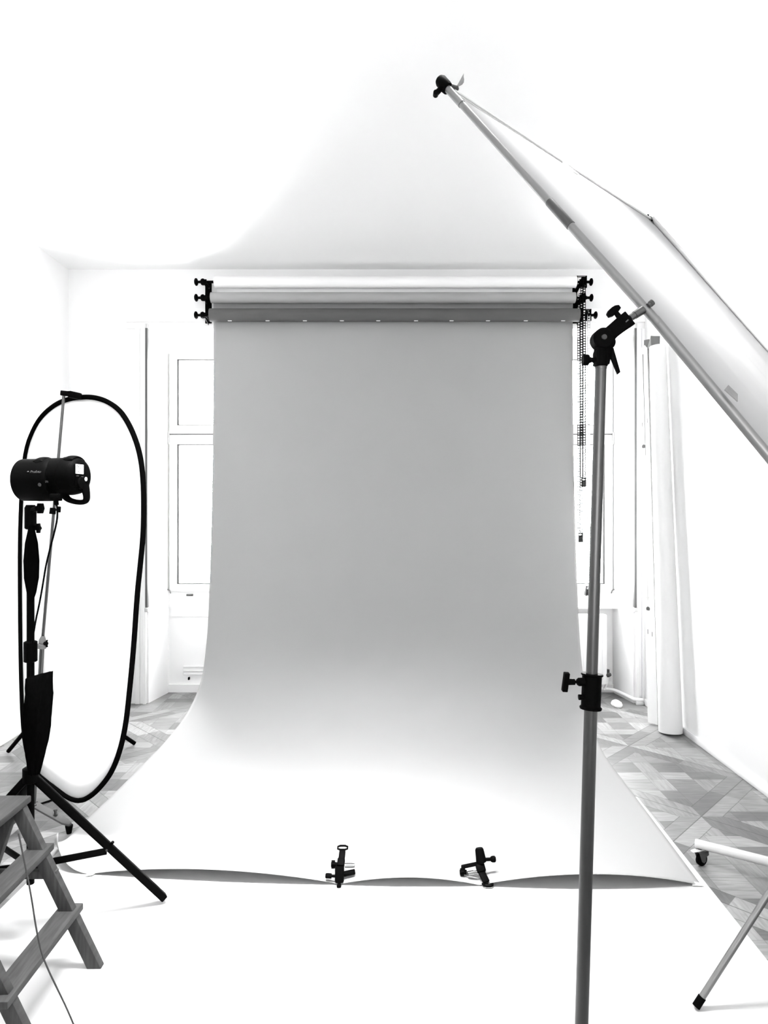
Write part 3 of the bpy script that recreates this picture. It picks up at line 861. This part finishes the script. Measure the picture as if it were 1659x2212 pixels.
# black stand hidden behind the reflector
pb = V((-1.93, 3.92, 0)); bk = thing('light_stand', 'black light stand behind the oval reflector, one leg showing at its edge', 'light stand', pb)
MB().tube(pb + Z * .06, pb + Z * 1.55, .012).build('pole', M['blackm'], bk)
for f_ in (FL(291, 1606, .012), pb + V((-.38, .15, .012)), pb + V((.02, -.34, .012))):
    MB().tube(pb + Z * .42, f_, .0125, n=12).build('leg', M['blackm'], bk)
    MB().tube(pb + Z * .12, (pb + Z * .42).lerp(f_, .5), .006, n=10).build('brace', M['blackm'], bk)
cb = MB(); cb.path([FL(60, 1745, .005), FL(92, 1735, .005), FL(118, 1726, .005), FL(146, 1718, .005), FL(190, 1716, .005), FL(215, 1700, .005), FL(205, 1660, .005)], .0045, smooth=2)
tag(cb.build('cable', M['black']), 'thin black cable on the parquet under the oval reflector', 'cable')

# ------------------------------------------------------------------ strobe on its black stand
PX, PY = U(66, 1200, 2.30).x, 2.30
ss = thing('light_stand', 'black light stand at the far left carrying the flash head', 'light stand', (PX, PY, 0))
MB().tube((PX, PY, .20), (PX, PY, 1.36), .0125, n=18).build('pole', M['blackm'], ss)
MB().tube((PX, PY, 1.34), (PX, PY, 1.49), .009, n=18).build('spigot', M['blackm'], ss)
foot1 = FL(355, 1940, .018)
bz = H + (CY - 1870) / F * PY
hubz = H + (CY - 1672) / F * PY
for i, f_ in enumerate((foot1, V((PX - .38, PY + .32, .018)), V((PX - .50, PY - .09, .018)))):
    top = V((PX, PY, hubz)); l_ = MB(); l_.beam(top, f_, .030, .026, None, .004); l_ = l_.build('leg', M['blackm'], ss)
    p = top.lerp(f_, .56)
    if i == 0:
        pr = MB(); pr.lathe(p + V((0, -.016, -.005)), (0, -1, 0), [(0, .0042), (.003, .004), (.004, .002)], 12); pr.build('rivet', M['steel'], l_)
        MB().lathe(p + V((.018, -.006, .018)), (0, -1, 0), [(0, .006), (.012, .006)], 12).build('bolt', M['blackm'], l_)
    br = MB(); br.beam(V((PX, PY, bz)), p + V((0, -.014, -.01)), .006, .024, None, .001); br.build('brace', M['blackm'], ss)
for z in (hubz, bz): MB().lathe((PX, PY, z - .03), Z, [(0, .018), (.004, .026), (.05, .026), (.055, .018)], 20).build('leg_hub', M['black'], ss)
k = MB(); o = V((PX + .012, PY - .01, 1.497)); k.lathe((PX, PY, 1.43), Z, [(0, .014), (.004, .019), (.075, .019), (.085, .014)], 18)
k.tube(o, U(80, 1098, PY - .03), .009, n=12); kn = U(84, 1098.5, PY - .035)
k.prism([kn + V((t, 0, q)) for t, q in ((-.008, -.017), (.007, -.017), (.012, 0), (.008, .018), (-.007, .018), (-.008, .01), (-.008, -.01))], (0, .018, 0), .002)
k.build('tilt_bracket', M['black'], ss)
k = MB(); o = U(84, 1141, PY - .01); k.tube((PX, PY, o.z), o, .008, n=12)
k.prism([o + V((t, -.008, q)) for t, q in ((-.006, -.016), (.002, -.017), (.003, -.008), (.008, 0), (.003, .008), (.002, .017), (-.006, .016))], (0, .016, 0), .0015)
k.build('clamp_knob', M['black'], ss)
k = MB(); k.lathe((PX, PY, U(78, 1430, PY).z), Z, [(0, .017), (.003, .022), (.07, .022), (.073, .017)], 18); k.build('collar', M['black'], ss)

a = V((.99, -.14, 0)).normalized(); hh = V((-a.y, a.x, 0)); R = U(174, 1036, 2.22)
fh = thing('flash_head', 'black studio flash head with lit display and rear handle on the left stand', 'flash head', R - a * .11 - Z * .07)
b = MB(); rr = .0655; KS = 2.22 / 2.05
R2 = R + Z * .0125
b.lathe(R2, -a, [(t_ * KS, r_ * KS) for t_, r_ in [(-.012, .006), (-.010, .036), (-.004, .049), (.004, .0545), (.012, .0570), (.026, .0595), (.044, .0595), (.047, .0565), (.11, .0560)]], 48)
b.lathe(R, -a, [(t_ * KS, r_ * KS) for t_, r_ in [(.075, .050), (.078, .0625), (.084, .0660), (.10, .0668), (.14, .0668), (.146, .0660), (.19, .0655), (.195, .058)]], 48)
for s_ in (.022, .118):
    cc = (R2 if s_ < .1 else R) - a * s_ * KS; r_ = (.0585 if s_ < .1 else .0665) * KS
    b.path([cc + hh * math.cos(t_) * r_ + Z * math.sin(t_) * r_ for t_ in [math.radians(48 + 7 * q_) for q_ in range(13)]], [.001] + [.0055] * 11 + [.001], n=12, up=a, flat=(3.2, 1))
b.build('body', M['black'], fh)
hp = []
for px, py in ((133, 1056), (139, 1069), (148, 1080), (166, 1085), (181, 1085), (187, 1080), (187, 1068), (182, 1048)):
    s_ = (px - 174) / 590; q = R + a * s_; q.z = H + (CY - py) / F * q.y; hp.append(q)
MB().path(hp, [.022, .0165, .0125, .0115, .0115, .0130, .0140, .019], n=12, smooth=2, flat=(1.0, .75)).build('handle', M['black'], fh)
def face_pt(u, v, d=0.0): return R2 - Z * .004 + hh * u * KS + Z * v * KS + a * (.0105 * KS + d)
pn = MB(); pn.box(face_pt(-.018, .004, -.004), .010, .050, .074, (a, hh, Z), .003); pn.build('control_panel', M['black'], fh)
scr = MB(); scr.box(face_pt(-.024, .023, .002), .003, .040, .031, (a, hh, Z)); sc_o = scr.build('display', M['lens'], fh)
EXH = hh
text_part('9.5', .017, face_pt(-.039, .0245, .0038), hh, Z, 'digits', M['seal'], sc_o)
text_part('9.0', .013, face_pt(-.037, .0105, .0038), hh, Z, 'digits', M['seal'], sc_o)
dl = MB(); dl.lathe(face_pt(-.018, -.020, 0), a, [(0, .020), (.006, .020), (.008, .018)], 28); dl.build('dial', M['black'], fh)
MB().lathe(face_pt(.009, -.006, .000), a, [(0, .0068), (.003, .0068), (.0035, .006)], 18).build('test_button', M['lens'], fh)
for u, v in ((-.034, .002), (-.010, .001)): MB().box(face_pt(u, v, .0015), .002, .012, .002, (a, hh, Z)).build('label_mark', M['ink'], fh)

def side(px, py, lift=.0006, r_=.0668 * 2.22 / 2.05):
    s_ = (px - 174) / 590; c = R + a * s_
    dz = (1036 - py) / F * 2.22
    sp = max(-1, min(1, dz / r_)); cp_ = math.sqrt(1 - sp * sp)
    n = -hh * cp_ + Z * sp; v = Z * cp_ + hh * sp
    return c + n * (r_ + lift), n, v
p, n, v = side(94.5, 1023.5); text_part('Profoto', .0125, p, a, v, 'lettering', M['ink'], fh, .22)
p, n, v = side(88, 1021.5); q = MB(); q.prism([p, p + a * .0075, p + a * .0065 + v * .003, p + a * .0042 + v * .0045, p + a * .0018 + v * .003], n * .0004); q.build('logo', M['ink'], fh)
p, n, v = side(128, 1044); text_part('D2', .0085, p, a, v, 'lettering', M['ink'], fh)
p, n, v = side(115, 1048.5); MB().lathe(p - n * .001, n, [(0, .0062), (.0014, .0058)], 18).build('badge', M['cord'], fh)
pl = MB(); pc = U(120, 1074, 2.17); pl.box(pc, .030, .03, .022, None, .005); pl.lathe(U(120, 1072, 2.17), (.1, 0, -1), [(0, .012), (.012, .012), (.013, .0085)] + [(.014 + .003 * i, .0085 if i % 2 else .0068) for i in range(6)], 14); pl.box(U(129, 1074, 2.17), .01, .02, .024, None, .003)
pl.build('power_plug', M['black'], fh)
cpts = [U(121.5, 1086, 2.17), U(124, 1100, 2.17), U(124, 1120, 2.17), U(118, 1148, 2.17), U(108, 1185, 2.18), U(99, 1222, 2.19), U(93, 1260, 2.20), U(85, 1305, 2.23), U(76, 1345, 2.265), U(68, 1400, 2.27), U(67, 1480, 2.265)]
tag(MB().path(cpts, .0029, smooth=2).build('power_cable', M['rubber']), 'black power cable drooping from the plug under the flash head', 'cable')

# folded fabric bundle and hanging cloth on that stand
sb = MB(); sb.lathe(U(68, 1135, 2.268), (0, 0, -1), [(0, .006), (.02, .012), (.06, .020), (.12, .0245), (.18, .023), (.23, .015), (.262, .005)], 18)
tag(sb.build('folded_umbrella', M['cloth']), 'slim black folded umbrella hanging on the black stand below the flash head', 'umbrella')
bl = [(1450, 58, 113), (1465, 57, 113), (1485, 56, 113.5), (1500, 56, 113), (1520, 55, 110), (1545, 54, 108.5), (1570, 54, 107), (1600, 55, 103), (1630, 57, 96), (1655, 60, 90), (1672, 64, 85)]
bg = MB(); rg = []
for i, (yy, l, r_) in enumerate(bl):
    pl_, pr_ = U(l, yy + (14 if i == 0 else 0), 2.245), U(r_, yy, 2.245); c = (pl_ + pr_) / 2; ex = (pr_ - pl_) / 2
    th = .012 + .028 * math.sin(PI * min(1, (i + .5) / 10.5))
    rg.append([bg.bm.verts.new(c + ex * math.cos(k * 2 * PI / 28) + V((0, th * math.sin(k * 2 * PI / 28) + .004 * math.sin(k * 1.9 + i), 0))) for k in range(28)])
for i in range(len(rg) - 1):
    for k in range(28): bg.bm.faces.new((rg[i][k], rg[i][(k + 1) % 28], rg[i + 1][(k + 1) % 28], rg[i + 1][k]))
bg.bm.faces.new(rg[0][::-1]); bg.bm.faces.new(rg[-1])
tag(bg.build('fabric_bag', M['cloth'], smooth=70), 'black fabric bag hanging low on the far left stand in front of the reflector', 'bag')

# ------------------------------------------------------------------ wooden step ladder
sl = thing('step_ladder', 'grey wooden step ladder at the lower left on white paper', 'step ladder', (-1.1, 2.0, 0))
dXdz = -.485
def leg(y, x0, slope, z1, w=.047, t=.028):
    p0 = V((x0, y, 0)); p1 = V((x0 + slope * z1, y, z1))
    m_ = MB(); m_.prism([p0 + V((-w / 2, -t / 2, .001)), p0 + V((w / 2, -t / 2, .001)), p1 + V((w / 2, -t / 2, 0)), p1 + V((-w / 2, -t / 2, 0))], (0, t, 0), .003)
    m_.build('leg', M['wood'], sl)
for y in (2.17, 1.80): leg(y, -.945, dXdz, .53); leg(y, -1.40, .34, .50)
for z in (.172, .372, .53):
    xc = -.945 + dXdz * z
    tr = MB(); tr.bb(xc - (.044 if z < .5 else .16), xc + .028, 1.76, 2.205, z - .004, z + .018, bev=.004); tr.build('tread', M['wood'], sl)
for y in (2.17, 1.80): MB().bb(-1.31, -1.07, y - .010, y + .010, .292, .318, bev=.002).build('side_rail', M['wood'], sl)
tag(MB().path([U(40, 1800, 1.70), U(66, 1925, 1.68), U(77, 2000, 1.68), U(88, 2055, 1.68), U(104, 2095, 1.68), U(120, 2128, 1.68), U(150, 2190, 1.68), U(190, 2290, 1.69), U(210, 2376, 1.68)], .0021, smooth=2).build('thin_cable', M['cord']), 'thin grey cable hanging in front of the step ladder', 'cable')

# ------------------------------------------------------------------ right side: rolling stand, chrome leg
e0 = V((1.315, 2.80, .088)); e1 = V((1.68, 2.56, .088))
rl = thing('rolling_stand', 'white tubular rolling stand foot with black caster on the parquet at right', 'stand', (1.45, 2.7, 0))
MB().tube(e0, e1, .0185, n=24, round_=.004).build('base_tube', M['wtube'], rl)
MB().tube(e1 + V((-.01, 0, -.0)), e1 + V((-.01, 0, 1.3)), .016, n=20).build('pole', M['wtube'], rl)
cs = V((e0.x + .022, e0.y - .012, .026)); wd = V((.35, -.94, 0)).normalized(); al = V((wd.y, -wd.x, 0))
def caster(c, par):
    w = MB(); w.lathe(c - wd * .010, wd, [(0, .012), (.001, .022), (.004, .026), (.016, .026), (.019, .022), (.020, .012)], 28); w = w.build('wheel', M['rubber'], par)
    fk = MB()
    for s_ in (-1, 1):
        o = c + wd * .013 * s_
        fk.prism([o + al * t + Z * q for t, q in ((-.024, .036), (.026, .036), (.010, -.004), (.0, -.010), (-.010, -.004), (-.012, .014), (-.026, .020))], wd * .002 * s_)
    fk.box(c + Z * .036, .05, .03, .003, (al, wd, Z)); fk.lathe(c + Z * .037 + al * .008, Z, [(0, .016), (.004, .016), (.005, .009), (.014, .009)], 20)
    fk.build('fork', M['greym'], par)
    return w
sd_ = -1 if al.x > 0 else 1
caster(cs, rl)
MB().prism([cs + Z * .040 + al * sd_ * t + wd * q for t, q in ((-.006, -.012), (.026, -.012), (.052, -.009), (.052, .009), (.026, .012), (-.006, .012))], Z * .004 + al * sd_ * -.003, .001).build('brake_lever', M['wtube'], rl)
g0, g1 = FL(1505, 2172, .012), V((1.45, 2.06, .70))
FT = (V((1.78, 2.42, .012)), V((1.80, 1.68, .012)))
ch = thing('light_stand', 'grey tubular leg of a stand at the lower right corner on white paper', 'light stand', (1.45, 2.06, 0))
l_ = MB().tube(g0, g1, .0095, n=18).build('leg', M['alu2'], ch)
MB().tube(g0 - (g1 - g0).normalized() * .004, g0 + (g1 - g0).normalized() * .03, .0115, n=18).build('rubber_foot', M['rubber'], l_)
MB().tube((1.45, 2.06, .30), (1.45, 2.06, 1.4), .014, n=18).build('pole', M['alu2'], ch)

for f_ in FT:
    l_ = MB().tube(f_, g1, .0095, n=18).build('leg', M['alu2'], ch)
    MB().tube(f_ - (g1 - f_).normalized() * .004, f_ + (g1 - f_).normalized() * .03, .0115, n=18).build('rubber_foot', M['rubber'], l_)
e2 = V((1.90, 2.86, .088)); MB().tube(e1, e2, .0185, n=24, round_=.004).build('base_tube', M['wtube'], rl)
caster(V((1.885, 2.85, .026)), rl)

# ------------------------------------------------------------------ right corner: carton and leaning roll
bx = thing('cardboard_carton', 'long narrow white carton with open flaps leaning in the corner beside the window', 'carton', (1.87, 4.56, 0))
f1 = V((-.80, -.60, 0)).normalized(); f2 = V((.60, -.80, 0)).normalized()   # outward directions of the two visible faces
B0 = V((1.876, 4.60, .012)); B1 = V((1.950, 4.97, 2.70)); ax = (B1 - B0).normalized()
def cw(t, u, v): return B0.lerp(B1, t) + f2 * u + f1 * v
wF, wS = .038, .015
m_ = MB(); t1 = 1.0
q0_ = [cw(0, s1 * wF, s2 * wS) for s1, s2 in ((-1, -1), (1, -1), (1, 1), (-1, 1))]
m_.prism(q0_, B1 - B0, .002); m_.build('box', M['carton'], bx)
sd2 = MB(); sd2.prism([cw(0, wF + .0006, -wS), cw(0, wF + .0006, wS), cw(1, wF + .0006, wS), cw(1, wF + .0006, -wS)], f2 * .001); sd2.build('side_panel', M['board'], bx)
MB().prism([cw(1, -wF, wS), cw(1, -.004, wS), cw(1.012, -.014, wS + .004), cw(1.022, -wF + .012, wS + .004)], f1 * .0015).build('flap', M['carton'], bx)
MB().prism([cw(1, .004, wS), cw(1, wF, wS), cw(1.010, .020, wS + .004)], f1 * .0015).build('flap', M['carton'], bx)
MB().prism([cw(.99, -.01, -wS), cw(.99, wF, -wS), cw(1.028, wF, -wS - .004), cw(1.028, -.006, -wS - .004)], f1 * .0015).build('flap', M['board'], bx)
fl = MB(); ha, hb_ = cw(.998, wF, -wS), cw(.998, wF, wS)
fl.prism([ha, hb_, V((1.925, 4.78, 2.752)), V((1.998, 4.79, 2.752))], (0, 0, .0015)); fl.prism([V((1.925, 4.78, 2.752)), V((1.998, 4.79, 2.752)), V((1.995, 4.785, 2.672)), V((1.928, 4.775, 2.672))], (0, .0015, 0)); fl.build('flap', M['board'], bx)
MB().prism([cw(.985, -.002, wS + .0004), cw(.985, .004, wS + .0004), cw(.70, .0025, wS + .0004), cw(.70, 0, wS + .0004)], f1 * .0008).build('seam', M['seal'], bx)
for t in (.725, .29):
    c = cw(t, -.012, wS); o = MB(); o.lathe(c, f1, [(0, .016), (.0012, .016)], 20, e=ax, flat=(1, .9)); o.build('hand_hole', M['seal'], bx)
for t, sgn in ((.70, 1), (.31, -1)):
    pts = [(0, 0), (.03 * sgn, -.011), (.03 * sgn, -.005), (.16 * sgn, -.005), (.16 * sgn, .005), (.03 * sgn, .005), (.03 * sgn, .011)]
    MB().prism([cw(t - q / 2.7, u - .012, wS + .0005) for q, u in pts], f1 * .0006).build('printed_arrow', M['print_'], bx)
for t, u in ((.78, -.02), (.79, .02), (.225, -.02), (.22, .012)): MB().prism([cw(t, u, wS + .0005), cw(t, u + .004, wS + .0005), cw(t + .012, u + .004, wS + .0005), cw(t + .012, u, wS + .0005)], f1 * .0006).build('printed_mark', M['guide'], bx)

rb0, rb1 = V((1.918, 4.43, .008)), V((1.944, 4.70, 2.655))
lr = thing('paper_roll', 'thick white paper roll leaning upright against the wall at right', 'paper roll', rb0)
dR = rb1 - rb0; Lr = dR.length
o = MB(); o.lathe(rb0, dR, [(0, .05), (0, .073), (.004, .0755), (Lr * .3, .071), (Lr * .7, .062), (Lr - .004, .0565), (Lr, .055), (Lr, .035)], 48); o.build('roll', M['wpaper'], lr)
MB().tube(rb0 + dR * .004, rb0 + dR * .9995, .034, n=24).build('core', M['board'], lr)

# ------------------------------------------------------------------ light
W_ = bpy.data.worlds.new('sky'); S.world = W_; W_.use_nodes = True
bgn = W_.node_tree.nodes['Background']; bgn.inputs[0].default_value = (1, 1, 1, 1); bgn.inputs[1].default_value = 80.0


def area(name, loc, target, sx, sy, power, spread=180):
    l = bpy.data.lights.new(name, 'AREA'); l.shape = 'RECTANGLE'; l.size = sx; l.size_y = sy; l.energy = power; l.spread = math.radians(spread)
    o = bpy.data.objects.new(name, l); COL.objects.link(o); o.location = loc
    o.rotation_euler = (V(target) - V(loc)).to_track_quat('-Z', 'Y').to_euler()
    return o


area('added_overhead_fill', (-.05, 2.05, 3.25), (-.05, 2.60, 0), 2.4, .35, 100, 73)  # added lamp above the view, brightens the floor paper; not a fixture of the room
area('added_ceiling_fill', (0, -1.6, 1.9), (0, 1.2, 3.6), 2.2, 1.4, 98)  # added fill behind the camera, aimed up to lift the ceiling and backdrop
for (xa, xb) in ((L0, L1), (R0, R1)):
    po = area('window_daylight', ((xa + xb) / 2, YN + .10, 1.8), ((xa + xb) / 2, 0, 1.8), xb - xa + .2, 2.2, 1)
    po.data.cycles.is_portal = True

# ------------------------------------------------------------------ camera
cam = bpy.data.cameras.new('camera'); co_ = bpy.data.objects.new('camera', cam); COL.objects.link(co_)
co_.location = (0, 0, H); co_.rotation_euler = (PI / 2, 0, 0)
cam.sensor_fit = 'HORIZONTAL'; cam.sensor_width = 36; cam.lens = 36 * F / 1659
cam.shift_y = -6 / 1659; cam.clip_start = .02; cam.clip_end = 100
S.camera = co_
S.view_settings.view_transform = 'Standard'; S.view_settings.look = 'None'; S.view_settings.gamma = 1.0
S.view_settings.exposure = 0.0
try: S.view_settings.use_curve_mapping = False
except Exception: pass
try:
    S.cycles.max_bounces = 12; S.cycles.diffuse_bounces = 8; S.cycles.transparent_max_bounces = 12; S.cycles.use_denoising = True
except Exception: pass
